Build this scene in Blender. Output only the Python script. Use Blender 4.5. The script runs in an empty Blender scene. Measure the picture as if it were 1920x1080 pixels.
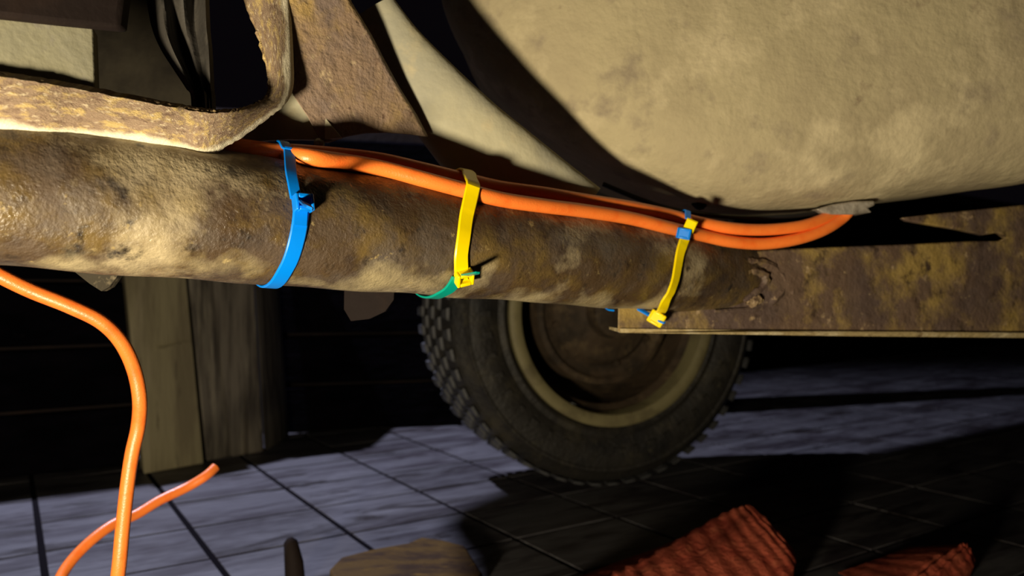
import bpy, bmesh, math, random
from mathutils import Vector, Matrix
random.seed(7)
C = bpy.context.scene
COL = C.collection
V = Vector
H = 0.35           # camera height above the floor
F = 1450.0         # focal length in pixels of the 1920 wide frame

# ------------------------------------------------------------ camera, world, lights
cam_d = bpy.data.cameras.new('camera'); cam = bpy.data.objects.new('camera', cam_d); COL.objects.link(cam)
cam.location = (0, 0, H); cam.rotation_euler = (math.pi/2, 0, 0)
cam_d.sensor_width = 36; cam_d.lens = F/1920*36; cam_d.clip_start = 0.02
cam_d.dof.use_dof = True; cam_d.dof.focus_distance = 0.45; cam_d.dof.aperture_fstop = 9.0
C.camera = cam
w = bpy.data.worlds.new('world'); C.world = w; w.use_nodes = True
w.node_tree.nodes['Background'].inputs[0].default_value = (0.55, 0.4, 0.6, 1)
w.node_tree.nodes['Background'].inputs[1].default_value = 0.0035
C.view_settings.view_transform = 'Standard'; C.view_settings.look = 'None'
C.view_settings.gamma = 1; C.view_settings.use_curve_mapping = False
C.view_settings.exposure = 0.0
LAMP = V((-0.25, -0.08, 0.13))                 # warm work lamp lying on the floor, left of the lens
ld = bpy.data.lights.new('work_lamp_light', 'POINT'); lo = bpy.data.objects.new('work_lamp_light', ld); COL.objects.link(lo)
ld.energy = 37; ld.color = (1.0, 0.86, 0.62); ld.shadow_soft_size = 0.035; lo.location = LAMP
GL = V((-0.95, 1.62, 1.55))                  # cool garage lamp high behind the wheel
gd = bpy.data.lights.new('garage_lamp_light', 'SPOT'); go = bpy.data.objects.new('garage_lamp_light', gd); COL.objects.link(go)
gd.energy = 175; gd.color = (0.70, 0.73, 1.0); gd.shadow_soft_size = 0.012; gd.spot_size = math.radians(98); gd.spot_blend = 0.5
go.location = GL; go.rotation_euler = (V((0.25, 1.32, 0))-GL).to_track_quat('-Z', 'Y').to_euler()

# ------------------------------------------------------------ helpers
def P(px, py, d): return V(((px-960)/F*d, d, H-(py-540)/F*d))
def FP(px, py):                                # point of the floor seen at a pixel
    d = F*H/(py-540); return V(((px-960)/F*d, d, 0))
def tag(o, label, cat, group=None, kind=None):
    o['label'] = label
    if cat: o['category'] = cat
    if group: o['group'] = group
    if kind: o['kind'] = kind
    return o
def empty(name, loc, label=None, cat=None, group=None):
    o = bpy.data.objects.new(name, None); COL.objects.link(o); o.location = loc; o.empty_display_size = .02
    if label: tag(o, label, cat, group)
    return o
def origin(o):
    v = V((0, 0, 0))
    while o is not None: v += o.location; o = o.parent
    return v
def obj(name, verts, faces, mat, parent=None, loc=None, smooth=True, ang=40, uvs=None):
    base = origin(parent) if parent is not None else (V(loc) if loc is not None else V((0, 0, 0)))
    me = bpy.data.meshes.new(name)
    me.from_pydata([tuple(V(v)-base) for v in verts], [], faces)
    bm = bmesh.new(); bm.from_mesh(me)
    if uvs:
        ul = bm.loops.layers.uv.new('UVMap')
        for f in bm.faces:
            for l in f.loops: l[ul].uv = uvs[l.vert.index]
    bmesh.ops.recalc_face_normals(bm, faces=bm.faces)
    bm.to_mesh(me); bm.free()
    if smooth:
        me.shade_smooth(); me.set_sharp_from_angle(angle=math.radians(ang))
    o = bpy.data.objects.new(name, me); COL.objects.link(o); me.materials.append(mat)
    if parent is not None: o.parent = parent
    else: o.location = base
    return o
def bevel(o, w, seg=2):
    m = o.modifiers.new('b', 'BEVEL'); m.width = w; m.segments = seg; m.limit_method = 'ANGLE'; m.angle_limit = math.radians(35)
    return o
def cr(pts, n):                                # catmull-rom through points of any dimension
    pts = [tuple(p) for p in pts]; k = len(pts); out = []
    for i in range(n):
        t = i/(n-1)*(k-1); j = min(int(t), k-2); f = t-j
        p0 = pts[max(j-1, 0)]; p1 = pts[j]; p2 = pts[j+1]; p3 = pts[min(j+2, k-1)]
        out.append(tuple(.5*((2*b)+(-a+c)*f+(2*a-5*b+4*c-d)*f*f+(-a+3*b-3*c+d)*f**3) for a, b, c, d in zip(p0, p1, p2, p3)))
    return out
def sweep(path, rad, n=14, caps=True, squash=None):
    path = [V(p) for p in path]; m = len(path)
    if not hasattr(rad, '__len__'): rad = [rad]*m
    vs, fs = [], []; up = V((.3, .2, 1)).normalized()
    for i, p in enumerate(path):
        t = (path[min(i+1, m-1)]-path[max(i-1, 0)]).normalized()
        up = (up-t*up.dot(t)).normalized(); s = t.cross(up)
        for k in range(n):
            a = 2*math.pi*k/n
            vs.append(p+(s*math.cos(a)+up*math.sin(a))*rad[i])
    for i in range(m-1):
        for k in range(n):
            a = i*n+k; b = i*n+(k+1) % n; fs.append((a, b, b+n, a+n))
    if caps: fs.append(tuple(range(n))); fs.append(tuple(range((m-1)*n, m*n)))
    return vs, fs
def prism(front, back):                        # two matching rings of corners
    n = len(front); vs = list(front)+list(back)
    fs = [tuple(range(n)), tuple(range(2*n-1, n-1, -1))]
    for i in range(n): j = (i+1) % n; fs.append((i, j, n+j, n+i))
    return vs, fs
def pxprism(pts, dep, thick, dirn=None):       # outline seen at pixels, at depth dep(px,py), pushed back by thick metres
    fr = [P(x, y, dep(x, y) if callable(dep) else dep) for x, y in pts]
    dn = V(dirn) if dirn is not None else V((0, 1, 0))
    return prism(fr, [p+dn*thick for p in fr])
def lerp(a, b, t): return a+(b-a)*t
def join(a, b):
    n = len(a[0]); return list(a[0])+list(b[0]), list(a[1])+[tuple(i+n for i in f) for f in b[1]]
def boxm(c, ax, ay, az):                       # box by centre and three half-axes
    c, ax, ay, az = V(c), V(ax), V(ay), V(az)
    vs = [c+ax*i+ay*j+az*k for i in (-1, 1) for j in (-1, 1) for k in (-1, 1)]
    return vs, [(0, 1, 3, 2), (4, 6, 7, 5), (0, 4, 5, 1), (2, 3, 7, 6), (0, 2, 6, 4), (1, 5, 7, 3)]

# ------------------------------------------------------------ materials
def mat(name, base, layers=(), rough=.8, rough2=None, bump=(), spec=.3, metal=0, coord='Object', stretch=(1, 1, 1), rot=(0, 0, 0), uvlip=None, rnd=0):
    """base colour, then layers (colour, scale, lo, hi, detail, distortion); bump = [(scale, distance)]"""
    m = bpy.data.materials.new(name); m.use_nodes = True; nt = m.node_tree; N = nt.nodes; L = nt.links
    b = N['Principled BSDF']; b.inputs['Specular IOR Level'].default_value = spec; b.inputs['Metallic'].default_value = metal
    if coord == 'World': src = N.new('ShaderNodeNewGeometry').outputs['Position']
    else: src = N.new('ShaderNodeTexCoord').outputs[coord]
    mp = N.new('ShaderNodeMapping'); mp.inputs['Scale'].default_value = stretch; mp.inputs['Rotation'].default_value = rot
    if any(rot): mp.vector_type = 'TEXTURE'; mp.inputs['Scale'].default_value = [1/q for q in stretch]; mp.inputs['Rotation'].default_value = [-q for q in rot]
    L.new(src, mp.inputs[0])
    col = N.new('ShaderNodeRGB'); col.outputs[0].default_value = (*base, 1); cur = col.outputs[0]
    first = None
    for i, ly in enumerate(layers):
        c, sc, lo_, hi_ = ly[:4]; det = ly[4] if len(ly) > 4 else 6; dist = ly[5] if len(ly) > 5 else 0
        add = N.new('ShaderNodeVectorMath'); add.operation = 'ADD'; add.inputs[1].default_value = (i*3.17, i*1.3, i*.7); L.new(mp.outputs[0], add.inputs[0])
        nz = N.new('ShaderNodeTexNoise'); nz.inputs['Scale'].default_value = sc; nz.inputs['Detail'].default_value = det
        nz.inputs['Roughness'].default_value = .62; nz.inputs['Distortion'].default_value = dist; L.new(add.outputs[0], nz.inputs['Vector'])
        mr = N.new('ShaderNodeMapRange'); mr.inputs[1].default_value = lo_; mr.inputs[2].default_value = hi_; L.new(nz.outputs['Fac'], mr.inputs[0])
        mx = N.new('ShaderNodeMix'); mx.data_type = 'RGBA'; mx.inputs[7].default_value = (*c, 1)
        L.new(mr.outputs[0], mx.inputs[0]); L.new(cur, mx.inputs[6]); cur = mx.outputs[2]
        if first is None: first = mr.outputs[0]
    if uvlip:                                  # pale band where v nears 1: worn bracket lip; tube mud with painted underside light
        c, a0, a1 = uvlip
        tc = N.new('ShaderNodeTexCoord'); sp = N.new('ShaderNodeSeparateXYZ'); L.new(tc.outputs['UV'], sp.inputs[0])
        nz = N.new('ShaderNodeTexNoise'); nz.inputs['Scale'].default_value = 22; nz.inputs['Detail'].default_value = 5; L.new(tc.outputs['Object'], nz.inputs['Vector'])
        ma = N.new('ShaderNodeMath'); ma.operation = 'MULTIPLY_ADD'; ma.inputs[1].default_value = .9; L.new(nz.outputs['Fac'], ma.inputs[0]); L.new(sp.outputs['Y'], ma.inputs[2])
        mr = N.new('ShaderNodeMapRange'); mr.inputs[1].default_value = a0; mr.inputs[2].default_value = a1; L.new(ma.outputs[0], mr.inputs[0])
        mx = N.new('ShaderNodeMix'); mx.data_type = 'RGBA'; mx.inputs[7].default_value = (*c, 1)
        L.new(mr.outputs[0], mx.inputs[0]); L.new(cur, mx.inputs[6]); cur = mx.outputs[2]
    if rnd:
        oi = N.new('ShaderNodeObjectInfo'); mr = N.new('ShaderNodeMapRange'); mr.inputs[3].default_value = 1-rnd; mr.inputs[4].default_value = 1+rnd
        L.new(oi.outputs['Random'], mr.inputs[0]); hs = N.new('ShaderNodeHueSaturation'); L.new(mr.outputs[0], hs.inputs['Value']); L.new(cur, hs.inputs['Color']); cur = hs.outputs[0]
    L.new(cur, b.inputs['Base Color'])
    if rough2 is not None:
        nz = N.new('ShaderNodeTexNoise'); nz.inputs['Scale'].default_value = 60; nz.inputs['Detail'].default_value = 4; L.new(mp.outputs[0], nz.inputs['Vector'])
        mr = N.new('ShaderNodeMapRange'); mr.inputs[1].default_value = .35; mr.inputs[2].default_value = .65; mr.inputs[3].default_value = rough; mr.inputs[4].default_value = rough2
        L.new(nz.outputs['Fac'], mr.inputs[0]); L.new(mr.outputs[0], b.inputs['Roughness'])
    else: b.inputs['Roughness'].default_value = rough
    prev = None
    for sc, ds in bump:
        nz = N.new('ShaderNodeTexNoise'); nz.inputs['Scale'].default_value = sc; nz.inputs['Detail'].default_value = 5; L.new(mp.outputs[0], nz.inputs['Vector'])
        bp = N.new('ShaderNodeBump'); bp.inputs['Distance'].default_value = ds; bp.inputs['Strength'].default_value = 1
        L.new(nz.outputs['Fac'], bp.inputs['Height'])
        if prev: L.new(prev, bp.inputs['Normal'])
        prev = bp.outputs[0]
    if prev: L.new(prev, b.inputs['Normal'])
    return m
M = {}
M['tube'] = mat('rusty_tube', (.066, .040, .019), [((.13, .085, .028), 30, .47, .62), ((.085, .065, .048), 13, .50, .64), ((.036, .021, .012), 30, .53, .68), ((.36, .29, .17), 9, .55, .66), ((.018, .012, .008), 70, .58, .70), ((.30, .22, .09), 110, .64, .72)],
                rough=.75, rough2=.28, bump=[(60, .0012), (330, .0007), (700, .0004)], spec=.6, uvlip=((.34, .275, .15), 1.40, 1.56))  # pale underside band: dried mud plus light from below, put into the colour
M['beam'] = mat('rusty_beam', (.13, .083, .055), [((.32, .22, .065), 16, .45, .58), ((.10, .066, .052), 9, .48, .58), ((.38, .27, .15), 75, .61, .70), ((.05, .03, .018), 48, .58, .7)],
                rough=.8, rough2=.5, bump=[(60, .003), (260, .0008)], spec=.4)
M['bracket'] = mat('rusty_bracket', (.26, .18, .115), [((.46, .33, .13), 1.0, .50, .62, 5), ((.52, .42, .27), 2.6, .56, .66, 4), ((.16, .10, .065), 1.6, .55, .68, 5)],
                rough=.75, bump=[(2, .0008), (9, .0005)], spec=.35, coord='UV', stretch=(11, 6, 1), uvlip=((.78, .70, .50), 1.20, 1.32))
M['palerust'] = mat('pale_rust_edge', (.42, .32, .15), [((.6, .5, .3), 30, .5, .62), ((.2, .13, .06), 50, .56, .68)], rough=.6, bump=[(120, .002)], spec=.5)
M['edge'] = mat('rusty_edge', (.28, .19, .10), [((.5, .36, .14), 40, .48, .6), ((.10, .06, .035), 90, .52, .64)], rough=.75, rough2=.45, bump=[(120, .003), (400, .0012)], spec=.45)
M['plate'] = mat('rusty_plate', (.27, .185, .12), [((.40, .27, .10), 18, .50, .66), ((.22, .16, .125), 30, .48, .62), ((.45, .34, .2), 70, .60, .70), ((.12, .07, .045), 110, .62, .72)],
                rough=.75, rough2=.5, bump=[(110, .0022), (420, .0007)], spec=.35)
M['tank'] = mat('tank_paint', (.42, .355, .21), [((.35, .29, .175), 9, .42, .62), ((.52, .44, .27), 16, .52, .66), ((.27, .22, .145), 24, .56, .70), ((.25, .19, .12), 30, .64, .74)],
                rough=.8, bump=[(14, .004), (90, .0016), (240, .0005)], spec=.25)
M['rail'] = mat('grey_green_paint', (.42, .385, .255), [((.34, .32, .235), 12, .45, .62), ((.5, .42, .25), 20, .55, .70)], rough=.8, bump=[(70, .0014)], spec=.25)
M['bluntgrey'] = mat('beige_grey_block', (.27, .25, .16), [((.20, .19, .14), 16, .42, .62), ((.38, .32, .18), 30, .60, .72), ((.22, .2, .17), 60, .55, .7)], rough=.85, bump=[(60, .002)], spec=.2)
M['dark'] = mat('dark_undercoat', (.010, .006, .005), [((.018, .010, .007), 20, .5, .7)], rough=.8, bump=[(80, .001)], spec=.15)
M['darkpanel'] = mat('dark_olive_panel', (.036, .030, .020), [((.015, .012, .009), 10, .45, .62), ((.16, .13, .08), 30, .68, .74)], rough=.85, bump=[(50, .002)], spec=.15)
M['rubber_fold'] = mat('grey_rubber', (.045, .040, .033), [((.022, .019, .016), 30, .45, .62), ((.07, .062, .05), 50, .58, .7)], rough=.7, bump=[(90, .0015)], spec=.3)
M['cable'] = mat('orange_cable', (1.0, .23, .035), [((.95, .17, .022), 60, .5, .7)], rough=.36, bump=[(900, .0002)], spec=.55)
M['core'] = mat('cable_core', (.12, .03, .01), rough=.6)
M['blue'] = mat('blue_nylon', (.0, .21, .80), rough=.33, spec=.5, bump=[(40, .0004)])
M['yellow'] = mat('yellow_nylon', (.93, .70, .0), rough=.35, spec=.5, bump=[(40, .0004)])
M['green'] = mat('green_nylon', (.0, .30, .22), rough=.35, spec=.5)
M['black'] = mat('black_hose', (.008, .008, .008), rough=.35, spec=.5)
M['lip'] = mat('grey_seam_metal', (.36, .32, .26), [((.2, .17, .13), 60, .45, .6)], rough=.4, bump=[(120, .002)], spec=.5, metal=.3)
M['tyre'] = mat('tyre_rubber', (.016, .014, .0115), [((.034, .029, .019), 22, .50, .66), ((.008, .0075, .0075), 12, .5, .65), ((.05, .044, .028), 40, .62, .72)], rough=.62, bump=[(40, .003), (160, .001)], spec=.4)
M['tread'] = mat('tread_rubber', (.055, .055, .057), [((.02, .02, .02), 50, .5, .65)], rough=.6, bump=[(120, .0015)], spec=.4)
M['rim'] = mat('olive_rim', (.18, .155, .075), [((.12, .10, .05), 20, .5, .66)], rough=.6, bump=[(60, .001)], spec=.3)
M['dish'] = mat('brown_wheel_disc', (.055, .036, .02), [((.025, .017, .01), 16, .45, .62), ((.10, .07, .035), 30, .56, .7)], rough=.75, bump=[(60, .003)], spec=.3)
M['tile'] = mat('grey_floor_tile', (.085, .081, .086), [((.034, .028, .032), 7, .46, .60, 6, .8), ((.12, .116, .122), 9, .54, .68, 5), ((.020, .015, .015), 10, .54, .64, 6, .8)], rough=.62, rough2=.45, bump=[(9, .002), (60, .0006)], spec=.4, coord='World', rot=(0, 0, -math.radians(33.2)), stretch=(.45, 1.9, 1), rnd=.10)
M['mortar'] = mat('dark_floor_joint', (.008, .007, .008), rough=.95, spec=0)
M['wallwood'] = mat('tarred_wall_board', (.0028, .0024, .0036), [((.0015, .0015, .002), 8, .4, .6), ((.03, .027, .024), 26, .70, .78)], rough=.9, bump=[(30, .003)], spec=.0, coord='World', stretch=(1, 1, 3))
M['wood'] = mat('old_grey_wood', (.22, .19, .11), [((.15, .125, .075), 30, .42, .60, 6), ((.28, .24, .15), 16, .52, .68), ((.05, .04, .028), 60, .60, .72)], rough=.85, bump=[(90, .002)], spec=.15, stretch=(1, 1, .10))
M['woodgrey'] = mat('weathered_board', (.125, .108, .085), [((.05, .042, .034), 45, .42, .60, 6), ((.20, .175, .13), 26, .54, .66), ((.08, .065, .045), 60, .60, .72)], rough=.85, bump=[(90, .003)], spec=.15, stretch=(1, 1, .07))
M['scrapwood'] = mat('yellow_brown_wood', (.085, .045, .006), [((.035, .016, .004), 14, .45, .6), ((.15, .08, .008), 24, .58, .7)], rough=.8, bump=[(60, .002)], spec=.2, stretch=(1, 3, 1))
M['red'] = mat('red_ribbed_cloth', (.36, .075, .04), [((.22, .035, .02), 26, .45, .62), ((.45, .12, .06), 60, .54, .68)], rough=.95, bump=[(160, .003), (500, .001)], spec=.1)
M['steel'] = mat('dull_steel', (.35, .35, .37), rough=.3, metal=.8)

# ------------------------------------------------------------ floor of tiles
D1 = V((-.5476, .8367, 0)); D2 = V((.8367, .5476, 0))
floor = obj('floor', *boxm((1.2, 2.8, -.035), (4.2, 0, 0), (0, 3.6, 0), (0, 0, .0336)), M['mortar'], loc=(0, 0, 0), smooth=False)
floor['kind'] = 'structure'; floor['label'] = 'grey tiled garage floor with dark joints'
TA, TB = .185, .150
def tile_mesh(ga):
    a, b, c, t = TA/2-.0042, TB/2-.0028, .0005, .012
    vs = [V((x*a, y*b, -t)) for x, y in ((-1, -1), (1, -1), (1, 1), (-1, 1))]+[V((x*a, y*b, -c)) for x, y in ((-1, -1), (1, -1), (1, 1), (-1, 1))]+[V((x*(a-c), y*(b-c), 0)) for x, y in ((-1, -1), (1, -1), (1, 1), (-1, 1))]
    fs = [(8, 9, 10, 11)]
    for r in (0, 4):
        for i in range(4): j = (i+1) % 4; fs.append((r+i, r+j, r+4+j, r+4+i))
    return vs, fs
tv, tf = tile_mesh(0)
tme = bpy.data.meshes.new('tile'); tme.from_pydata([tuple(v) for v in tv], [], tf); tme.materials.append(M['tile'])
cand = []
for i in range(-16, 45):
    for j in range(-6, 40):
        a = .04+TA*(i+.5); b = 1.05+TB*(j+.5)
        p = D2*a+D1*b
        if p.y < .72 or p.y > 6.2 or p.x < -2.2 or p.x > 5: continue
        px = 960+F*p.x/p.y; py = 540+F*H/p.y
        if px < -180 or px > 2150: continue
        cand.append((p.length, p))
cand.sort(key=lambda q: q[0])
rz = math.atan2(D2.y, D2.x)
sv, sf = [], []
for k, (dist, p) in enumerate(cand):
    mtx = Matrix.Translation(p+V((0, 0, random.uniform(-.0003, .0003)))) @ Matrix.Rotation(rz, 4, 'Z') @ Matrix.Rotation(random.uniform(-.003, .003), 4, 'X') @ Matrix.Rotation(random.uniform(-.003, .003), 4, 'Y')
    if k < 290:
        o = bpy.data.objects.new('tile', tme); COL.objects.link(o); o.parent = floor; o.matrix_local = mtx
    else:
        n = len(sv); sv += [mtx @ v for v in tv]; sf += [tuple(q+n for q in f) for f in tf]
if sv:
    o = obj('distant_tiles', sv, sf, M['tile'], floor, smooth=False); o['kind'] = 'stuff'

# ------------------------------------------------------------ walls of dark boards
def board_wall(name, a, b, z1, label, step=.125, yaw_in=.03):
    a = V((*a, 0)); b = V((*b, 0)); u = (b-a).normalized(); nrm = V((u.y, -u.x, 0))
    if nrm.y > 0: nrm = -nrm
    base = obj(name, *boxm((a+b)/2-nrm*.05+V((0, 0, z1/2)), u*((b-a).length/2), -nrm*.02, V((0, 0, z1/2))), M['dark'], loc=(a+b)/2, smooth=False)
    base['kind'] = 'structure'; base['label'] = label
    z = .004
    while z < z1-step:
        h = step*random.uniform(.9, 1.0)-.008; off = random.uniform(0, .006)
        c = (a+b)/2+nrm*(-.018+off)+V((0, 0, z+h/2))
        o = obj('board', *boxm(c, u*((b-a).length/2), nrm*.012, V((0, 0, h/2))), M['wallwood'], base, smooth=False); bevel(o, .004, 1)
        z += h+.008
    return base
board_wall('wall_left', (-2.2, .58), (-.735, 1.515), .78, 'dark tarred board wall left of the wooden posts')
board_wall('wall_back', (-.76, 1.80), (.62, 2.16), .78, 'dark board wall behind the posts and wheel')
board_wall('wall_right', (.75, 3.02), (4.6, 6.05), .9, 'dark far wall behind the lit floor at right')

# ------------------------------------------------------------ axle tube geometry
R = .0375
def tube_s(px): return 285-.097*px
def tube_axis_px(px):
    s = tube_s(px); d = F*2*R/s; return P(px, (500+.067*px)-s/2, d)
A0 = tube_axis_px(0); A1 = tube_axis_px(1160); U = (A1-A0).normalized()
E1 = V((U.y, -U.x, 0)).normalized()
if E1.y > 0: E1 = -E1
E2 = E1.cross(U)
if E2.z < 0: E2 = -E2
CAM = V((0, 0, H))
def on_tube(px, py, r):
    """point seen at a pixel lying at distance r from the tube axis (near side), else nearest pass"""
    dv = (P(px, py, 1)-CAM).normalized(); o = CAM-A0
    dp = dv-U*dv.dot(U); op = o-U*o.dot(U)
    a = dp.dot(dp); b = 2*dp.dot(op); c = op.dot(op)-r*r; disc = b*b-4*a*c
    t = (-b-math.sqrt(disc))/(2*a) if disc > 0 else -b/(2*a)
    return CAM+dv*t
def tube_coord(p):
    q = p-A0; s = q.dot(U); return s, math.atan2(q.dot(E2), q.dot(E1)), q.dot(E1), q.dot(E2)
def tube_pt(s, th, r): return A0+U*s+(E1*math.cos(th)+E2*math.sin(th))*r
beam = empty('axle_tube', A0+U*.2+V((0, 0, -.04)), 'long rusty round tube welded to a flat rusty beam across the picture', 'vehicle part')
S1 = (tube_axis_px(1450)-A0).dot(U)
vs, fs, tuv = [], [], []; n, m = 72, 120
rn = random.Random(3)
ph = [(rn.uniform(20, 90), rn.randint(1, 6), rn.uniform(0, 6)) for _ in range(8)]
for i in range(m+1):
    s = -.16+(S1+.16)*i/m
    f = max(0, (s-(S1-.16))/.16)
    for k in range(n):
        th = 2*math.pi*k/n
        r = R+sum(.00018*math.sin(a*s+b*th+c) for a, b, c in ph)
        q = r*math.cos(th)*(1-.25*f); e = r*math.sin(th)*(1+.02*f)
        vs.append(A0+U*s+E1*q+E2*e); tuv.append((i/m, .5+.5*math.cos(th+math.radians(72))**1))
for i in range(m):
    for k in range(n): a = i*n+k; b = i*n+(k+1) % n; fs.append((a, b, b+n, a+n))
fs.append(tuple(range(n))); fs.append(tuple(range(m*n, m*n+n)))
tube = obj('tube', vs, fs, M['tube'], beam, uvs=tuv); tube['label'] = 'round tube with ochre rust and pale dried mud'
def dbeam(x, y): return .640+(x-1160)*(.16/760)
outl = [(1158, 622), (1159, 560), (1300, 486), (1430, 469), (1560, 463), (1700, 458), (1820, 452), (1872, 452), (1886, 446), (1872, 436), (1842, 441), (1800, 431), (1700, 414), (1690, 408), (1760, 400), (1920, 384), (2080, 366), (2080, 634), (1920, 631), (1760, 630), (1600, 628), (1400, 625)]
bplate = obj('beam_plate', *pxprism(outl, dbeam, .010, (.2, 1, 0)), M['beam'], beam, ang=30); bevel(bplate, .0015)
bplate['label'] = 'flat brown beam plate with yellow rust patches'
low = []
o = obj('lower_flange', *prism([P(x, y, dbeam(x, y)-.002) for x, y in ((1163, 616), (1163, 624), (1400, 627.5), (1600, 630.5), (1920, 633.5), (2080, 636), (2080, 626), (1920, 624), (1600, 621), (1400, 619))],
                              [P(x, y, dbeam(x, y)-.001)+V((0, .055, 0)) for x, y in ((1158, 619), (1158, 624), (1400, 627.5), (1600, 630.5), (1920, 633.5), (2080, 636), (2080, 630), (1920, 628), (1600, 625), (1400, 622))]), M['palerust'], beam, ang=30)
def lump(pts, r, name='weld_bead', mt='beam', par=None, jit=.0012):
    path = cr([tuple(P(x, y, dbeam(x, y)+dd)) for x, y, dd in pts], 26)
    path = [V(p)+V([random.uniform(-1, 1)*jit*.5 for _ in range(3)]) for p in path]
    rr = [r*(.35+.65*math.sin(math.pi*i/25))*random.uniform(.75, 1.25) for i in range(26)]
    return obj(name, *sweep(path, rr, 8), M[mt], par or beam)
lump([(1352, 506, -.014), (1380, 493, -.010), (1418, 490, -.004), (1452, 504, 0), (1466, 528, .001), (1458, 552, .001), (1438, 568, .001), (1412, 580, -.001), (1340, 583, -.003)], .0050)
lump([(1384, 530, -.010), (1390, 514, -.009), (1410, 508, -.007), (1430, 516, -.004), (1432, 534, -.004), (1412, 551, -.006), (1394, 564, -.006)], .0046)
lump([(1400, 565, -.004), (1412, 563, -.004), (1428, 559, -.002)], .0054, mt='edge')
lump([(1342, 505, -.018), (1348, 525, -.018), (1345, 545, -.015)], .0055)
lump([(1466, 540, .001), (1478, 548, .001), (1490, 540, .001)], .0045)
lump([(1545, 560, .001), (1556, 575, .001), (1572, 578, .001), (1582, 566, .001)], .0045, 'rust_scab')
lump([(1508, 553, .001), (1516, 560, .001), (1524, 556, .001)], .005, 'rust_scab')

# ------------------------------------------------------------ zip-tied cables
RC = .0052
def tubepath(pts, n, rad):
    out = []
    for p in pts:
        if len(p) == 3: out.append(tuple(P(*p)))
        else: out.append(tuple(on_tube(p[0], p[1], R+rad)))
    return [V(q) for q in cr(out, n)]
cabA = tubepath([(372, 236, .452), (392, 262, .452), (440, 274, .452), (520, 286, .466), (580, 295), (650, 304), (720, 317), (800, 338), (868, 356), (940, 374), (1020, 386), (1100, 396), (1180, 409), (1250, 426), (1310, 440, .644), (1370, 453, .655), (1430, 457, .665), (1490, 449, .672), (1540, 433, .680), (1575, 412, .688), (1594, 392, .69), (1600, 372, .70)], 150, RC)
cabB = tubepath([(380, 240, .458), (400, 262, .456), (440, 280, .45), (560, 286, .47), (650, 293, .49), (720, 302, .50), (800, 320, .515), (868, 336, .53), (940, 352, .55), (1020, 363, .565), (1100, 376, .585), (1180, 388, .61), (1250, 402, .635), (1310, 417, .648), (1370, 428, .655), (1430, 431, .664), (1490, 426, .672), (1530, 416, .680), (1562, 400, .69), (1575, 378, .70)], 150, RC)
def cable(name, path, r, label, group=None, n=16):
    o = obj(name, *sweep(path, r, n), M['cable'], loc=path[len(path)//2]); tag(o, label, 'cable', group); return o
cable('orange_cable', cabA, RC, 'front orange cable of the bundle strapped along the top of the rusty tube', 'cables strapped along the tube')
cable('orange_cable', cabB, RC*.97, 'rear orange cable of the bundle, half hidden behind the front one, under the tank', 'cables strapped along the tube')
hang = cr([tuple(P(*p)) for p in [(-120, 450, .50), (-50, 490, .505), (0, 517, .51), (60, 546, .52), (130, 574, .53), (190, 604, .54), (228, 643, .55), (252, 695, .56), (262, 750, .565), (259, 800, .57), (248, 850, .57), (239, 910, .57), (230, 990, .57), (221, 1080, .57), (205, 1160, .58), (160, 1220, .60), (110, 1220, .63), (92, 1160, .67), (110, 1092, .70), (135, 1050, .72), (175, 1010, .74), (215, 982, .76), (255, 965, .78), (300, 938, .80), (350, 914, .82), (385, 893, .83), (404, 876, .84)]], 220)
hr = empty('hanging_cable', V(hang[60]), 'loose orange cable hanging down at the left, curling back up to a cut end', 'cable')
obj('sheath', *sweep(hang, RC*.98, 16), M['cable'], hr)
e0, e1 = V(hang[-2]), V(hang[-1]); dd = (e1-e0).normalized()
o = obj('cut_core', *sweep([e1-dd*.004, e1+dd*.0012], RC*.6, 12), M['core'], hr); o['label'] = 'dark cut end'

# ------------------------------------------------------------ zip ties
def hull_r(s, th, cabs, extra=.0010):
    pts = [(R*math.cos(2*math.pi*k/60), R*math.sin(2*math.pi*k/60)) for k in range(60)]
    for c in cabs:
        q = min(c, key=lambda p: abs((p-A0).dot(U)-s)); _, _, a, b = tube_coord(q)
        for k in range(20): pts.append((a+RC*math.cos(k*math.pi/10), b+RC*math.sin(k*math.pi/10)))
    pts = sorted(set(pts))
    def half(ps):
        h = []
        for p in ps:
            while len(h) > 1 and (h[-1][0]-h[-2][0])*(p[1]-h[-2][1])-(h[-1][1]-h[-2][1])*(p[0]-h[-2][0]) <= 0: h.pop()
            h.append(p)
        return h
    hl = half(pts)[:-1]+half(pts[::-1])[:-1]
    dx, dy = math.cos(th), math.sin(th)
    for i in range(len(hl)):
        x1, y1 = hl[i]; x2, y2 = hl[(i+1) % len(hl)]
        den = dx*(y2-y1)-dy*(x2-x1)
        if abs(den) < 1e-12: continue
        t = (x1*(y2-y1)-y1*(x2-x1))/den; u = (x1*dy-y1*dx)/den if abs(den) > 0 else 0
        if t > 0 and -1e-6 <= u <= 1+1e-6: return t+extra
    return R+extra
def band(path, nrm, width, thick):
    """flat strap: path points, outward normals; rounded rectangular section"""
    vs, fs = [], []; m = len(path)
    sec = [(-1, 0), (-1, .6), (-.86, 1), (.86, 1), (1, .6), (1, 0)]
    for i in range(m):
        t = (path[min(i+1, m-1)]-path[max(i-1, 0)]).normalized(); nn = nrm[i]-t*nrm[i].dot(t); nn.normalize(); s = t.cross(nn)
        wd = width[i] if hasattr(width, '__len__') else width
        for a, b in sec: vs.append(path[i]+s*a*wd/2+nn*b*thick)
    k = len(sec)
    for i in range(m-1):
        for j in range(k): a = i*k+j; b = i*k+(j+1) % k; fs.append((a, b, b+k, a+k))
    fs.append(tuple(range(k))); fs.append(tuple(range((m-1)*k, m*k)))
    return vs, fs
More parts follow.
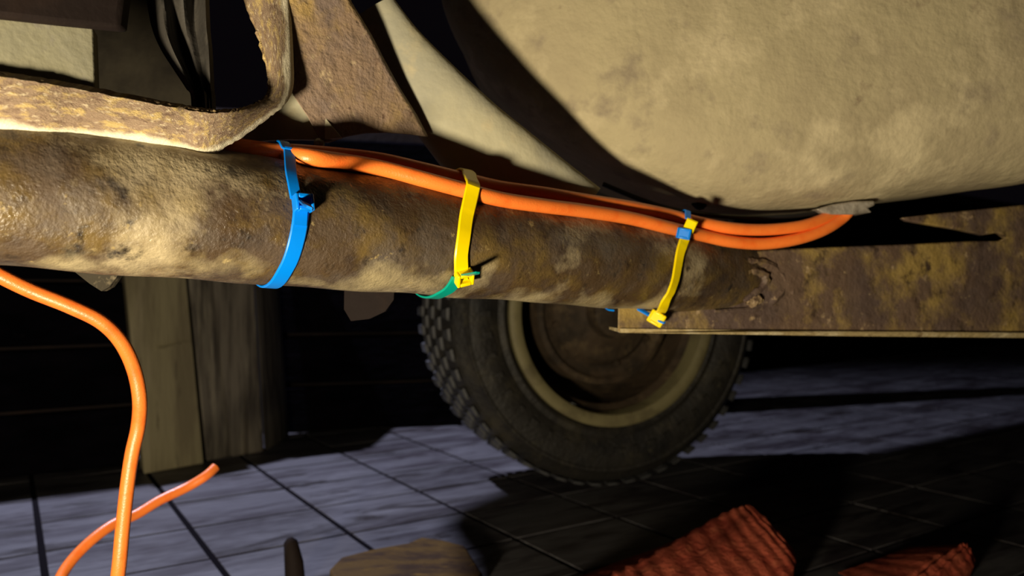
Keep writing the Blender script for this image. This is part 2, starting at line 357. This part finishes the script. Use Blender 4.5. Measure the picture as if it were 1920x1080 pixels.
def strap_path(front, back, cabs, n=70, lift=.0):
    """front: pixels along the visible run; back: [(theta degrees, ds)] continuing behind, ds from last s"""
    ctl = []
    for x, y in front:
        p = on_tube(x, y, R+.002); s, th, _, _ = tube_coord(p); ctl.append((s, th))
    s1, t1 = ctl[-1]
    for thd, ss in back: ctl.append((s1 if ss is None else ss, math.radians(thd)))
    cc = cr(ctl, n); path, nr = [], []
    s0 = ctl[0][0]
    rs = [hull_r(s, th, cabs, .0008+lift) for s, th in cc]
    for (s, th), r in zip(cc, rs):
        path.append(tube_pt(s, th, r)); nr.append((E1*math.cos(th)+E2*math.sin(th)))
    return path, nr
def fr(px, py, lift=0):
    p = on_tube(px, py, R+lift); s, th, _, _ = tube_coord(p); return p, E1*math.cos(th)+E2*math.sin(th)
def head(p, nn, along, w, l, h, mt, parent, name='head', solid=False):
    """ratchet head: hollow box with slot running along the normal side"""
    along = (along-nn*along.dot(nn)).normalized(); s = along.cross(nn).normalized()
    c = p+nn*h*.5; g = []
    a = boxm(c+s*(w/2-w*.09), s*w*.09, along*l/2, nn*h/2)
    b = boxm(c-s*(w/2-w*.09), s*w*.09, along*l/2, nn*h/2)
    e = boxm(c+along*(l/2-l*.13), s*w*.33, along*l*.13, nn*h/2)
    f = boxm(c-along*(l/2-l*.13), s*w*.33, along*l*.13, nn*h/2)
    q = boxm(c-nn*h*.30, s*w*.33, along*l*.26, nn*h*.15) if not solid else boxm(c-nn*h*.03, s*w*.5, along*l*.5, nn*h*.47)
    m_ = join(join(join(join(a, b), e), f), q)
    o = obj(name, *m_, M[mt], parent, ang=30); bevel(o, min(w, l)*(.2 if solid else .07), 3 if solid else 2)
    pw = obj('pawl', *boxm(c+along*l*.12-nn*h*.02, s*w*.22, along*l*.07+nn*h*.15, nn*h*.06), M[mt], parent, ang=30)
    return o
def stub(p0, p1, nn, w, t, mt, parent, name='tail', teeth=True):
    path = [p0.lerp(p1, i/12) for i in range(13)]; d = (p1-p0).normalized()
    nr = [nn]*13
    wd = [w]*10+[w*.95, w*.8, w*.5]
    mm = band(path, nr, wd, t)
    if teeth:
        L_ = (p1-p0).length; k = max(3, int(L_/.0014)); s = d.cross(nn).normalized()
        for i in range(k):
            mm = join(mm, boxm(p0.lerp(p1, (i+.5)/k)+nn*(t+.0001), s*w*.3, d*.0003, nn*.00022))
    return obj(name, *mm, M[mt], parent, ang=30)
W1 = .0092
# --- blue tie (left)
sB = tube_coord(on_tube(560, 420, R))[0]
t1 = empty('zip_tie', fr(556, 470)[0], 'wide blue zip tie, leftmost, with its ratchet head facing out on the tube', 'zip tie', 'zip ties round the tube and cables')
pa, na = strap_path([(566, 380), (563, 420), (556, 455), (545, 490), (532, 515), (516, 536)], [(-110, None), (-160, None), (-200, None), (-235, None)], [cabA, cabB])
obj('strap', *band(pa, na, W1, .0013), M['blue'], t1, ang=30)
pa, na = strap_path([(556, 372), (551, 345), (546, 318), (540, 295), (536, 284)], [(102, None), (120, None), (128, None)], [cabA, cabB], 40)
o = obj('strap', *band(pa, na, W1*.72, .0012), M['blue'], t1, ang=30); o['label'] = 'narrow toothed run over the cables'
p, nn = fr(564, 384); along = (fr(556, 455)[0]-fr(556, 372)[0])
hh = head(p, nn, along, .0108, .0098, .0070, 'blue', t1); hh['label'] = 'square blue ratchet head'
stub(p+nn*.003, P(579, 392, p.y-.036), (E2*.8+U*.3), .0062, .0014, 'blue', t1)
p2, n2 = fr(561, 410)
obj('neck', *boxm(p2+n2*.0018, U*.0036, E2*.0040, n2*.0009), M['blue'], t1, ang=30)
# --- yellow and green ties (middle)
sY = tube_coord(on_tube(872, 420, R))[0]
t2 = empty('zip_tie', fr(870, 430)[0], 'middle yellow zip tie, its head low on the round tube gripping a green end', 'zip tie', 'zip ties round the tube and cables')
pa, na = strap_path([(866, 507), (866, 480), (870, 450), (874, 415), (876, 385), (874, 356), (868, 334)], [(112, sY-.002), (140, sY-.004), (175, sY-.006)], [cabA, cabB])
obj('strap', *band(pa, na, .0100, .0015), M['yellow'], t2, ang=30)
p, nn = fr(866, 514); along = fr(864, 530)[0]-fr(866, 490)[0]
head(p, nn, along, .0118, .0098, .0075, 'yellow', t2)
t3 = empty('zip_tie', fr(840, 545)[0], 'short green zip tie end coming from under the tube into the middle yellow head', 'zip tie', 'zip ties round the tube and cables')
pa, na = strap_path([(860, 520), (853, 533), (843, 545), (832, 552), (822, 557)], [(-110, None), (-150, None), (-183, sY-.008)], [cabA, cabB])
obj('strap', *band(pa, na, .0094, .0013), M['green'], t3, ang=30)
stub(p+nn*.0030-U*.002, P(896, 513, p.y-.022), E2*1.0+nn*.2, .0052, .0011, 'green', t3)
# --- yellow and blue ties (right)
sR = tube_coord(on_tube(1272, 500, R))[0]
t4 = empty('zip_tie', fr(1272, 500)[0], 'yellow zip tie furthest right, its tail tip poking up through a small blue head', 'zip tie', 'zip ties round the tube and cables')
pa, na = strap_path([(1236, 590), (1247, 570), (1259, 548), (1267, 525), (1272, 500), (1276, 470), (1279, 448)], [], [cabA, cabB])
off = [-.0105+.0105*min(1, i/12) for i in range(len(pa))]
# pull the lower end forward so that it lies on the beam plate
for i in range(len(pa)):
    f = max(0, 1-i/52); f = f*f*(3-2*f); pa[i] = pa[i]+(CAM-pa[i]).normalized()*.018*f
q = [pa[-1]]; qn = [na[-1]]
tip = P(1299, 412, (pa[-1]-CAM).y-.016)
for i in range(1, 13): q.append(pa[-1].lerp(tip, i/12)); qn.append((CAM-tip).normalized())
pa = pa+q[1:]; na = na+qn[1:]
obj('strap', *band(pa, na, .0088, .0015), M['yellow'], t4, ang=30)
hp = pa[0]+(CAM-pa[0]).normalized()*.001
head(P(1231, 597, hp.y), (CAM-hp).normalized(), P(1222, 612, hp.y)-P(1238, 585, hp.y), .0132, .0112, .0085, 'yellow', t4, solid=True)
t5 = empty('zip_tie', fr(1262, 410)[0], 'small blue zip tie at right whose head grips the cables and the yellow tail', 'zip tie', 'zip ties round the tube and cables')
pa2, na2 = strap_path([(1277, 430), (1270, 415), (1262, 402), (1257, 396)], [(105, sR-.001), (140, sR-.002), (180, sR-.006), (220, sR-.02), (262, sR-.030)], [cabA, cabB], lift=.001)
obj('strap', *band(pa2, na2, .0052, .0013), M['blue'], t5, ang=30)
c5 = P(1282, 438, pa[-14].y-.004)
n5 = (CAM-c5).normalized()
head(c5+n5*.0, n5, P(1278, 460, c5.y)-P(1286, 420, c5.y), .0112, .0088, .0070, 'blue', t5, solid=True)
stub(P(1190, 576, hp.y+.010), P(1246, 607, hp.y-.010), V((0, -.4, 1)).normalized(), .0046, .0012, 'blue', t5)

# ------------------------------------------------------------ curved bracket (top left)
def bd(x, y): return max(.35, min(.47, .362+.00016*x))
outer = [(-120, 232), (-60, 240), (0, 247), (80, 256), (150, 265), (230, 276), (300, 286), (350, 294), (380, 297), (402, 289), (430, 272), (465, 250), (505, 220), (532, 198), (545, 168), (545, 110), (542, 50), (540, 0), (538, -60), (536, -160)]
inner = [(-120, 128), (-60, 135), (0, 143), (80, 156), (150, 168), (230, 184), (300, 197), (350, 206), (385, 211), (410, 212), (435, 210), (460, 205), (482, 196), (497, 186), (506, 172), (506, 150), (495, 95), (478, 45), (460, 0), (440, -70)]
BD = [.350, .352, .360, .372, .385, .398, .408, .416, .420, .424, .430, .440, .452, .462, .470, .476, .480, .484, .488, .494]
bdc = [q[0] for q in cr([(q,) for q in BD], 130)]
oc = cr(outer, 130); ic = cr(inner, 130)
vs, fs, uv = [], [], []
K = 10
rb = random.Random(5)
jit = [rb.uniform(-1, 1) for _ in range(131)]
for i in range(130):
    po = P(oc[i][0], oc[i][1]+jit[i]*1.3, bdc[i]); pi_ = P(ic[i][0], ic[i][1]+jit[129-i]*1.0, bdc[i]-.010)
    for k in range(K+1):
        t = k/K; q = pi_.lerp(po, t); crown = .004*math.sin(math.pi*t)
        vs.append(q+V((0, -1, -.2)).normalized()*crown); uv.append((i/129*3.0, t))
    for k in range(K+1):
        t = k/K; q = pi_.lerp(po, t); crown = .004*math.sin(math.pi*t)
        vs.append(q+V((0, -1, -.2)).normalized()*crown+V((.0, .006, .0035))); uv.append((i/129*3.0, t))
w2 = 2*(K+1)
for i in range(129):
    for k in range(K):
        a = i*w2+k; fs.append((a, a+1, a+1+w2, a+w2)); a += K+1; fs.append((a, a+w2, a+1+w2, a+1))
    a = i*w2; fs.append((a, a+w2, a+w2+K+1, a+K+1)); a += K; fs.append((a, a+K+1, a+w2+K+1, a+w2))
br = empty('frame_bracket', V(vs[40*w2]), 'curved worn rusty bracket resting on the tube at upper left, bending upwards like a hook', 'vehicle part')
o = obj('flange', vs, fs, M['bracket'], br, ang=50, uvs=uv)
edge = [P(ic[i][0], ic[i][1], bdc[i]-.007) for i in range(130)]
er = [.0014*rb.uniform(.7, 1.3) for _ in edge]
o = obj('rolled_edge', *sweep([e+V([rb.uniform(-.0005, .0005) for _ in range(3)]) for e in edge], er, 8), M['edge'], br); o['label'] = 'crusty rusted upper edge'

# ------------------------------------------------------------ rusty gusset plate behind the bracket
gp = empty('gusset_plate', P(700, 330, .52), 'flat rusty steel plate standing behind the orange cables, right of the hooked bracket', 'vehicle part')
def dg(x, y): return .486+(x-545)*.00022
go_ = [(530, -80), (628, -80), (652, 0), (690, 62), (716, 112), (742, 160), (775, 212), (798, 256), (760, 251), (720, 248), (680, 249), (640, 256), (608, 268), (600, 266), (575, 218), (548, 178), (540, 120)]
o = obj('plate', *pxprism(go_, dg, .006, (.3, 1, .1)), M['plate'], gp, ang=30); bevel(o, .0012)
c = P(597, 268, dg(597, 268)-.003)
o = obj('rivet', *sweep([c+V((0, .004, 0)), c, c+V((0, -.0015, 0))], [.0032, .0032, .0014], 12), M['lip'], gp); o['label'] = 'small pale rivet'
c = P(735, 140, .60)
sg = obj('backing_sheet', *pxprism([(420, 262), (455, 225), (520, 185), (560, 160), (640, 258), (600, 262), (540, 261), (490, 264), (440, 274), (420, 280)], .500, .004), M['rail'], loc=P(520, 330, .535), ang=30)
tag(sg, 'small grey metal sheet showing between the hooked bracket and the gusset plate', 'vehicle part')

# ------------------------------------------------------------ rounded rail in front of the tank
rc_ = cr([(700, 22, 46, .553), (742, 90, 54, .557), (806, 172, 66, .563), (873, 248, 76, .572), (940, 316, 86, .584), (1000, 370, 90, .600), (1070, 425, 90, .612)], 60)
vs, fs = [], []; n = 32
for i, (x, y, hw, d) in enumerate(rc_):
    x2, y2, _, _ = rc_[min(i+1, 59)]; x0, y0, _, _ = rc_[max(i-1, 0)]
    t = V((x2-x0, y2-y0)).normalized(); nx, ny = -t.y, t.x       # image-plane normal
    c = P(x, y, d); sd = (P(x+nx*hw, y+ny*hw, d)-c)
    for k in range(n):
        a = 2*math.pi*k/n; ca, sa = math.cos(a), math.sin(a)
        ca = math.copysign(abs(ca)**.8, ca); sa = math.copysign(abs(sa)**.8, sa)
        vs.append(c+sd*ca+V((0, 1, 0))*sa*sd.length*.55)
for i in range(59):
    for k in range(n): a = i*n+k; b = i*n+(k+1) % n; fs.append((a, b, b+n, a+n))
fs.append(tuple(range(n))); fs.append(tuple(range(59*n, 60*n)))
rl = obj('frame_rail', vs, fs, M['rail'], loc=P(1000, 400, .68), ang=50)
tag(rl, 'rounded grey-green rail running diagonally down between the rusty plate and the tank', 'vehicle part')

# ------------------------------------------------------------ tank
ol = [(800, -200), (815, -60), (838, 30), (880, 112), (940, 190), (1010, 248), (1090, 300), (1170, 340), (1250, 371), (1330, 390), (1410, 397), (1500, 394), (1590, 384), (1700, 369), (1820, 355), (1950, 338), (2120, 300), (2280, 180), (2330, 0), (2300, -180), (2150, -330), (1900, -420), (1500, -450), (1100, -420), (880, -330)]
N_ = 140
olc = cr(ol+[ol[0]], N_+1)[:N_]
ctr = V((1560, -20)); TD = .715
vs, fs = [], []
rings = [0, .12, .25, .38, .5, .6, .7, .78, .85, .9, .94, .97, .99, 1.0]
def tp(x, y, d): return P(x, y, d)
for s in rings:
    b = .095*(1-s**5)**.5*(1) if s < 1 else 0
    b = .085*(1-s**6)**.5
    for (x, y) in olc:
        xx = ctr.x+(x-ctr.x)*s; yy = ctr.y+(y-ctr.y)*s
        # outline is fixed at depth TD; inner rings bulge towards the viewer
        c0 = P(ctr.x, ctr.y, TD); o0 = P(x, y, TD)
        vs.append(c0.lerp(o0, s)+V((-.15, -1, -.1)).normalized()*b)
for s, bk in ((1.0, .02), (.99, .05), (.97, .16)):
    for (x, y) in olc:
        c0 = P(ctr.x, ctr.y, TD); o0 = P(x, y, TD); vs.append(c0.lerp(o0, s)+V((0, bk, 0.0)))
nr_ = len(rings)+3
for r in range(nr_-1):
    for k in range(N_): a = r*N_+k; b = r*N_+(k+1) % N_; fs.append((a, b, b+N_, a+N_))
fs.append(tuple(range((nr_-1)*N_, nr_*N_)))
tank = empty('fuel_tank', P(1410, 397, TD), 'big rounded beige dusty tank filling the upper right of the picture', 'tank')
o = obj('tank_shell', vs, fs, M['tank'], tank, ang=60)
o = obj('seam_clip', *pxprism([(1530, 392), (1560, 383), (1600, 377), (1640, 376), (1642, 385), (1628, 390), (1636, 398), (1600, 402), (1560, 402), (1542, 399)], .680, .03), M['lip'], tank, ang=30); bevel(o, .002)
o['label'] = 'grey wet metal lip where the cables go up'
c = P(1313, 381, .70)
o = obj('drain_plug', *sweep([c+V((0, .03, .01)), c+V((0, 0, 0)), c+V((0, -.006, -.001)), c+V((0, -.007, -.001))], [.0065, .0065, .0045, .002], 10), M['dark'], tank); o['label'] = 'small dark stub on the tank edge'
hp_ = cr([tuple(P(*p)) for p in [(1130, 345, .69), (1200, 374, .69), (1260, 393, .685), (1330, 403, .685), (1400, 408, .685), (1470, 406, .685), (1530, 399, .69), (1570, 390, .70)]], 60)
o = obj('black_hose', *sweep(hp_, .0022, 10), M['black'], loc=V(hp_[30])); tag(o, 'thin black hose running just under the lower edge of the tank', 'hose')

# ------------------------------------------------------------ things seen above the bracket
bk = obj('spacer_block', *pxprism([(-80, 20), (0, 29), (90, 39), (168, 47), (175, 52), (179, 170), (180, 200), (-80, 200)], lambda x, y: .357+.00016*x, .012, (-.35, 1, 0)), M['bluntgrey'], loc=P(60, 200, .364), ang=30); bevel(bk, .002)
tag(bk, 'beige grey rectangular block at top left behind the bracket', 'block')
db = obj('cross_bar', *pxprism([(-80, -80), (240, -80), (226, 20), (222, 52), (100, 40), (-80, 20)], lambda x, y: .352+.00016*x, .010), M['dark'], loc=P(60, 20, .38), ang=30); bevel(db, .002)
tag(db, 'dark brown bar above the beige block in the top left corner', 'vehicle part')
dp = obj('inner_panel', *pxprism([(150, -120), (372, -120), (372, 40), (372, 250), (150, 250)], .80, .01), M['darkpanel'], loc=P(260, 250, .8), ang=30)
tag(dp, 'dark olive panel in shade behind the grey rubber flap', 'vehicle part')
vs, fs = [], []
lc = cr([(268, -100), (272, -40), (275, 0), (284, 50), (300, 90), (325, 130), (348, 165), (358, 185), (358, 270)], 60)
rcx = cr([(383, -100), (384, -40), (385, 0), (387, 50), (391, 90), (393, 130), (395, 165), (397, 185), (399, 270)], 60)
for i in range(60):
    for k in range(25):
        t = k/24; dpt = .445+.007*math.sin(t*math.pi*5+1)*(1-.3*t)+.006*math.sin(t*9+i*.08)
        vs.append(P(lerp(lc[i][0], rcx[i][0], t), lerp(lc[i][1], rcx[i][1], t), dpt))
for i in range(60):
    for k in range(25):
        vs.append(vs[i*25+k]+V((0, .006, 0)))
for base in (0, 1500):
    for i in range(59):
        for k in range(24): a = base+i*25+k; fs.append((a, a+1, a+26, a+25))
for i in range(59):
    for k in (0, 24): a = i*25+k; fs.append((a, a+25, a+1525, a+1500))
fl = obj('rubber_flap', vs, fs, M['rubber_fold'], loc=P(330, 200, .445), ang=60)
tag(fl, 'creased grey rubber flap hanging at the top, left of the hooked bracket', 'flap')
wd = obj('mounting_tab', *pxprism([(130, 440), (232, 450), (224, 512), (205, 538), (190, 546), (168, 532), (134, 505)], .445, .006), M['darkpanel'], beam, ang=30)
wd = obj('mounting_tab', *pxprism([(646, 500), (742, 500), (738, 562), (722, 584), (692, 598), (658, 602), (645, 580)], .545, .006), M['dark'], beam, ang=30)

# added unseen sheet overhead, its outline shaped to cast the floor shadow
def sheet_pt(px, py):
    f = FP(px, py); return GL+(f-GL)*((GL.z-1.02)/GL.z)
edge_ = [sheet_pt(860, 1300), sheet_pt(880, 1090), sheet_pt(872, 1040), sheet_pt(842, 1005), sheet_pt(834, 985), sheet_pt(850, 958), sheet_pt(972, 909), sheet_pt(1120, 892), sheet_pt(1330, 862), sheet_pt(1450, 857), sheet_pt(1600, 864), sheet_pt(1738, 877), sheet_pt(1715, 868), sheet_pt(1628, 850), sheet_pt(1780, 818), sheet_pt(1920, 790), sheet_pt(2300, 728)]
ring = edge_+[V((2.6, 1.6, 1.02)), V((2.6, -.6, 1.02)), V((-1.1, -.6, 1.02)), V((-1.1, 1.26, 1.02)), V((-.3, 1.28, 1.02))]
up = obj('shadow_sheet', *prism(ring, [p+V((0, 0, .004)) for p in ring]), M['dark'], loc=(.5, .5, 1.02), smooth=False)
tag(up, 'added unseen dark sheet overhead, shaped to cast the floor shadow', 'vehicle part')

# ------------------------------------------------------------ wooden posts
ps = empty('wooden_post', FP(325, 880), 'square upright wooden post left of the grooved boards', 'post')
b0 = FP(270, 889); b1 = FP(382, 869); dep = V((-.45, .75, 0)).normalized()*.07
def hexa(b0, b1, t0, t1, dep): return prism([b0, b1, t1, t0], [b0+dep, b1+dep, t1+dep, t0+dep])
def up_(px, b, ytop, pxb): # top corner above b leaning so that its edge is seen from pxb to px
    return P(px, ytop, b.y)
o = obj('beam', *hexa(b0, b1, P(213, 300, b0.y), P(330, 320, b1.y), dep), M['wood'], ps, ang=30); bevel(o, .002)
o = obj('splinter', *prism([P(295, 652, b0.y-.002+.03), P(357, 638, b1.y-.004), P(357, 642, b1.y-.004), P(297, 656, b0.y+.028)], [P(295, 652, b0.y+.04), P(357, 638, b1.y+.01), P(357, 642, b1.y+.01), P(297, 656, b0.y+.04)]), M['wood'], ps)
o['label'] = 'pale scratch-like splinter across the post'
bs = empty('grooved_boards', FP(470, 845), 'three weathered upright boards stacked side by side right of the square post', 'boards')
segs = [(388, 867, 352, 440), (440, 856, 405, 440), (492, 845, 462, 470), (518, 836, 496, 512), (543, 822, 520, 540)]
bots = [(387, 866), (436, 856), (498, 846), (542, 822)]; tops = [(352, 520), (400, 522), (478, 527), (521, 530)]
for i in range(3):
    a = FP(*bots[i]); b = FP(*bots[i+1]); b = b-(b-a).normalized()*.0005
    k = (868-300)/(868-520)
    ta = P(bots[i][0]+(tops[i][0]-bots[i][0])*1.6, 300, a.y); tb = P(bots[i+1][0]+(tops[i+1][0]-bots[i+1][0])*1.6, 310, b.y)
    push = V((0, -.9, 0))*(.010 if i == 1 else 0)
    o = obj('board', *hexa(a+push, b+push, ta+push, tb+push, V((-.2, .5, 0)).normalized()*.05), M['woodgrey'], bs, ang=30); bevel(o, .004)
gb = obj('backing_batten', *hexa(FP(376, 862), FP(392, 860), P(335, 300, 1.60), P(360, 300, 1.61), V((-.2, .5, 0)).normalized()*.03), M['dark'], bs, ang=30)

# ------------------------------------------------------------ wheel
WN = V((math.sin(math.radians(21)), -math.cos(math.radians(21)), 0)); WX = V((math.cos(math.radians(21)), math.sin(math.radians(21)), 0)); WZ = V((0, 0, 1))
RT = .307; WC = V(((1152-960)/F*1.35, 1.35, RT+.001))
wheel = empty('road_wheel', V((WC.x, WC.y, 0)), 'black tyred wheel with an olive rim behind the rusty tube', 'wheel')
def lathe(prof, n=120, sec=None):
    vs, fs = [], []; m = len(prof)
    for k in range(n):
        a = 2*math.pi*k/n; dr = WX*math.cos(a)+WZ*math.sin(a)
        for r, h in prof: vs.append(WC+dr*r*1.025+WN*h)
    for k in range(n):
        for i in range(m-1):
            a = k*m+i; b = ((k+1) % n)*m+i; fs.append((a, a+1, b+1, b))
    return vs, fs
tprof = [(.193, -.012), (.197, .002), (.203, .006), (.212, .003), (.222, .008), (.236, .012), (.250, .012), (.262, .009), (.264, .011), (.268, .011), (.270, .006), (.281, -.002), (.288, -.010), (.292, -.022), (.2935, -.05), (.294, -.10), (.2935, -.15), (.290, -.18), (.27, -.198), (.24, -.205), (.20, -.19)]
tyre = obj('tyre', *lathe(tprof, 160), M['tyre'], wheel, ang=35)
bv, bf = [], []
def blk(w_, h_, t_):
    return prism([V((-w_, -h_, 0)), V((w_, -h_*.8, 0)), V((w_, h_*.8, 0)), V((-w_, h_, 0))], [V((-w_*.88, -h_*.85, t_)), V((w_*.88, -h_*.65, t_)), V((w_*.88, h_*.65, t_)), V((-w_*.88, h_*.85, t_))])
tm = {}
for nm, a_, b_ in (('s', .016, .0105), ('c', .014, .0115)):
    me = bpy.data.meshes.new('tread_block'); v_, f_ = blk(a_, b_, .0045); me.from_pydata([tuple(q) for q in v_], [], f_); me.materials.append(M['tread']); tm[nm] = me
    bm = bmesh.new(); bm.from_mesh(me); bmesh.ops.recalc_face_normals(bm, faces=bm.faces); bm.to_mesh(me); bm.free()
for row, (h, nm) in enumerate(((-.018, 's'), (-.060, 'c'), (-.100, 'c'), (-.140, 'c'), (-.178, 's'))):
    nb = 56
    for k in range(nb):
        a = 2*math.pi*(k+(.5 if row % 2 else 0))/nb; dr = WX*math.cos(a)+WZ*math.sin(a); tg = -WX*math.sin(a)+WZ*math.cos(a)
        if math.sin(a) < -.985 and False: continue
        rr = (.2935 if nm == 'c' else .2915)*1.025
        o = bpy.data.objects.new('tread_block', tm[nm]); COL.objects.link(o); o.parent = tyre
        ax = WN.copy(); sgn = 1
        mt3 = Matrix((ax, tg, dr)).transposed()
        if mt3.determinant() < 0: mt3 = Matrix((-ax, tg, dr)).transposed()
        mm = mt3.to_4x4(); mm.translation = WC+dr*rr+WN*h-origin(tyre); o.matrix_local = mm
# raised sidewall marks: blurred lettering-like lugs ring
sv, sf = [], []
for k in range(44):
    a = 2*math.pi*k/44; dr = WX*math.cos(a)+WZ*math.sin(a); tg = -WX*math.sin(a)+WZ*math.cos(a)
    if k % 11 in (9, 10): continue
    mm = boxm(WC+dr*.243+WN*.0125, dr*.0085, tg*.006*random.uniform(.5, 1.4), WN*.0022); nn_ = len(sv); sv += mm[0]; sf += [tuple(i+nn_ for i in f) for f in mm[1]]
o = obj('sidewall_ribs', sv, sf, M['tyre'], tyre, ang=30); o['kind'] = 'stuff'
rim = obj('rim', *lathe([(.170, -.020), (.1715, .000), (.174, .009), (.180, .0125), (.188, .013), (.194, .010), (.195, .002), (.190, -.012), (.186, -.10), (.184, -.16), (.176, -.16), (.176, -.06), (.170, -.020)], 140), M['rim'], wheel, ang=35)
rim['label'] = 'olive rim flange'
o = obj('rim_well', *lathe([(.1690, -.018), (.160, -.03), (.158, -.09), (.150, -.12), (.135, -.135), (.1, -.14), (.05, -.13), (.03, -.13)], 100), M['dish'], wheel, ang=35)
o = obj('brake_drum', *lathe([(.128, -.13), (.130, -.045), (.127, -.036), (.118, -.034), (.112, -.040), (.095, -.042), (.085, -.030), (.060, -.026), (.045, -.018), (.042, .012), (.030, .018), (.001, .018)], 100), M['dish'], wheel, ang=35)
for k in range(8):
    a = 2*math.pi*(k+.3)/8; dr = WX*math.cos(a)+WZ*math.sin(a); c = WC+dr*.098+WN*-.041
    o = obj('bolt', *sweep([c, c+WN*.007], .0075, 6), M['dish'], wheel, ang=30)

# ------------------------------------------------------------ scraps on the floor
sc = [(618, 1092), (640, 1068), (700, 1052), (765, 1040), (790, 1029), (830, 1034), (872, 1046), (905, 1100), (860, 1150), (640, 1140)]
fr_ = [FP(x, y)+V((0, 0, .016)) for x, y in sc]
sc_o = obj('wood_scrap', *prism(fr_, [V((p.x, p.y, .002)) for p in fr_]), M['scrapwood'], loc=FP(750, 1080), ang=30); bevel(sc_o, .003)
tag(sc_o, 'flat yellow-brown wood scrap on the tiles at the bottom edge', 'scrap')
c = FP(548, 1105)
pg = obj('wooden_peg', *sweep([c+V((.004, 0, 0)), c+V((.002, 0, .030)), c+V((-.002, 0, .055)), c+V((-.003, 0, .060))], [.012, .011, .008, .003], 12), M['dark'], loc=c)
tag(pg, 'short dark peg standing on the tiles at the bottom edge', 'peg')
c = FP(543, 1027)
nt_ = obj('steel_nut', *sweep([c+V((0, 0, .001)), c+V((0, 0, .006)), c+V((0, 0, .0075))], [.0065, .0065, .004], 6), M['steel'], loc=c, ang=30)
tag(nt_, 'tiny shiny nut lying in a tile joint near the bottom', 'nut')

# ------------------------------------------------------------ red ribbed cloth, lower right
def cloth(name, ridge, slope, label, nu=90, nv=40, rib=.0014, nrib=15):
    vs, fs = [], []
    rg = cr([tuple(P(*p)) for p in ridge], nu); fo = cr([tuple(P(*p)) for p in slope], nu)
    r2 = random.Random(11)
    for i in range(nu):
        a, b = V(rg[i]), V(fo[i]); g = V((a.x-.01, a.y+.10, .004))
        for k in range(nv+1):
            t = k/nv; q = a.lerp(b, t)
            wob = rib*math.sin(i/nu*math.pi*2*nrib+.9*math.sin(t*5)+t*2)+.002*math.sin(t*19+i*.13)
            q = q+V((-.4, -.5, .75)).normalized()*(wob+.010*math.sin(math.pi*t)); vs.append(q)
        vs.append(V((b.x, b.y+.01, .003))); vs.append(g)
    w_ = nv+3
    for i in range(nu-1):
        for k in range(w_): a = i*w_+k; b = i*w_+(k+1) % w_; fs.append((a, b, b+w_, a+w_))
    fs.append(tuple(range(w_))); fs.append(tuple(range((nu-1)*w_, nu*w_)))
    mz = min(v.z for v in vs)
    if mz < .001:
        for v in vs: v.z = max(v.z, .001)
    o = obj(name, vs, fs, M['red'], loc=(vs[0].x, vs[0].y, 0), ang=70); tag(o, label, 'cloth'); return o
cloth('red_cloth', [(1080, 1118, .80), (1140, 1084, .84), (1200, 1052, .88), (1280, 1006, .93), (1350, 968, .98), (1392, 948, 1.0), (1404, 946, 1.0)], [(1180, 1250, .72), (1260, 1230, .74), (1330, 1200, .76), (1400, 1160, .79), (1460, 1110, .83), (1490, 1060, .87), (1488, 1030, .91)],
      'larger rust-red ribbed cloth lying on the floor at lower right')
cloth('red_cloth', [(1660, 1120, .84), (1710, 1078, .87), (1755, 1045, .90), (1796, 1022, .93), (1806, 1022, .93)], [(1740, 1140, .83), (1770, 1112, .85), (1800, 1085, .88), (1825, 1062, .91), (1828, 1044, .93)],
      'smaller dim red cloth fold in the bottom right corner', nu=50, nv=24, nrib=8, rib=.0014)
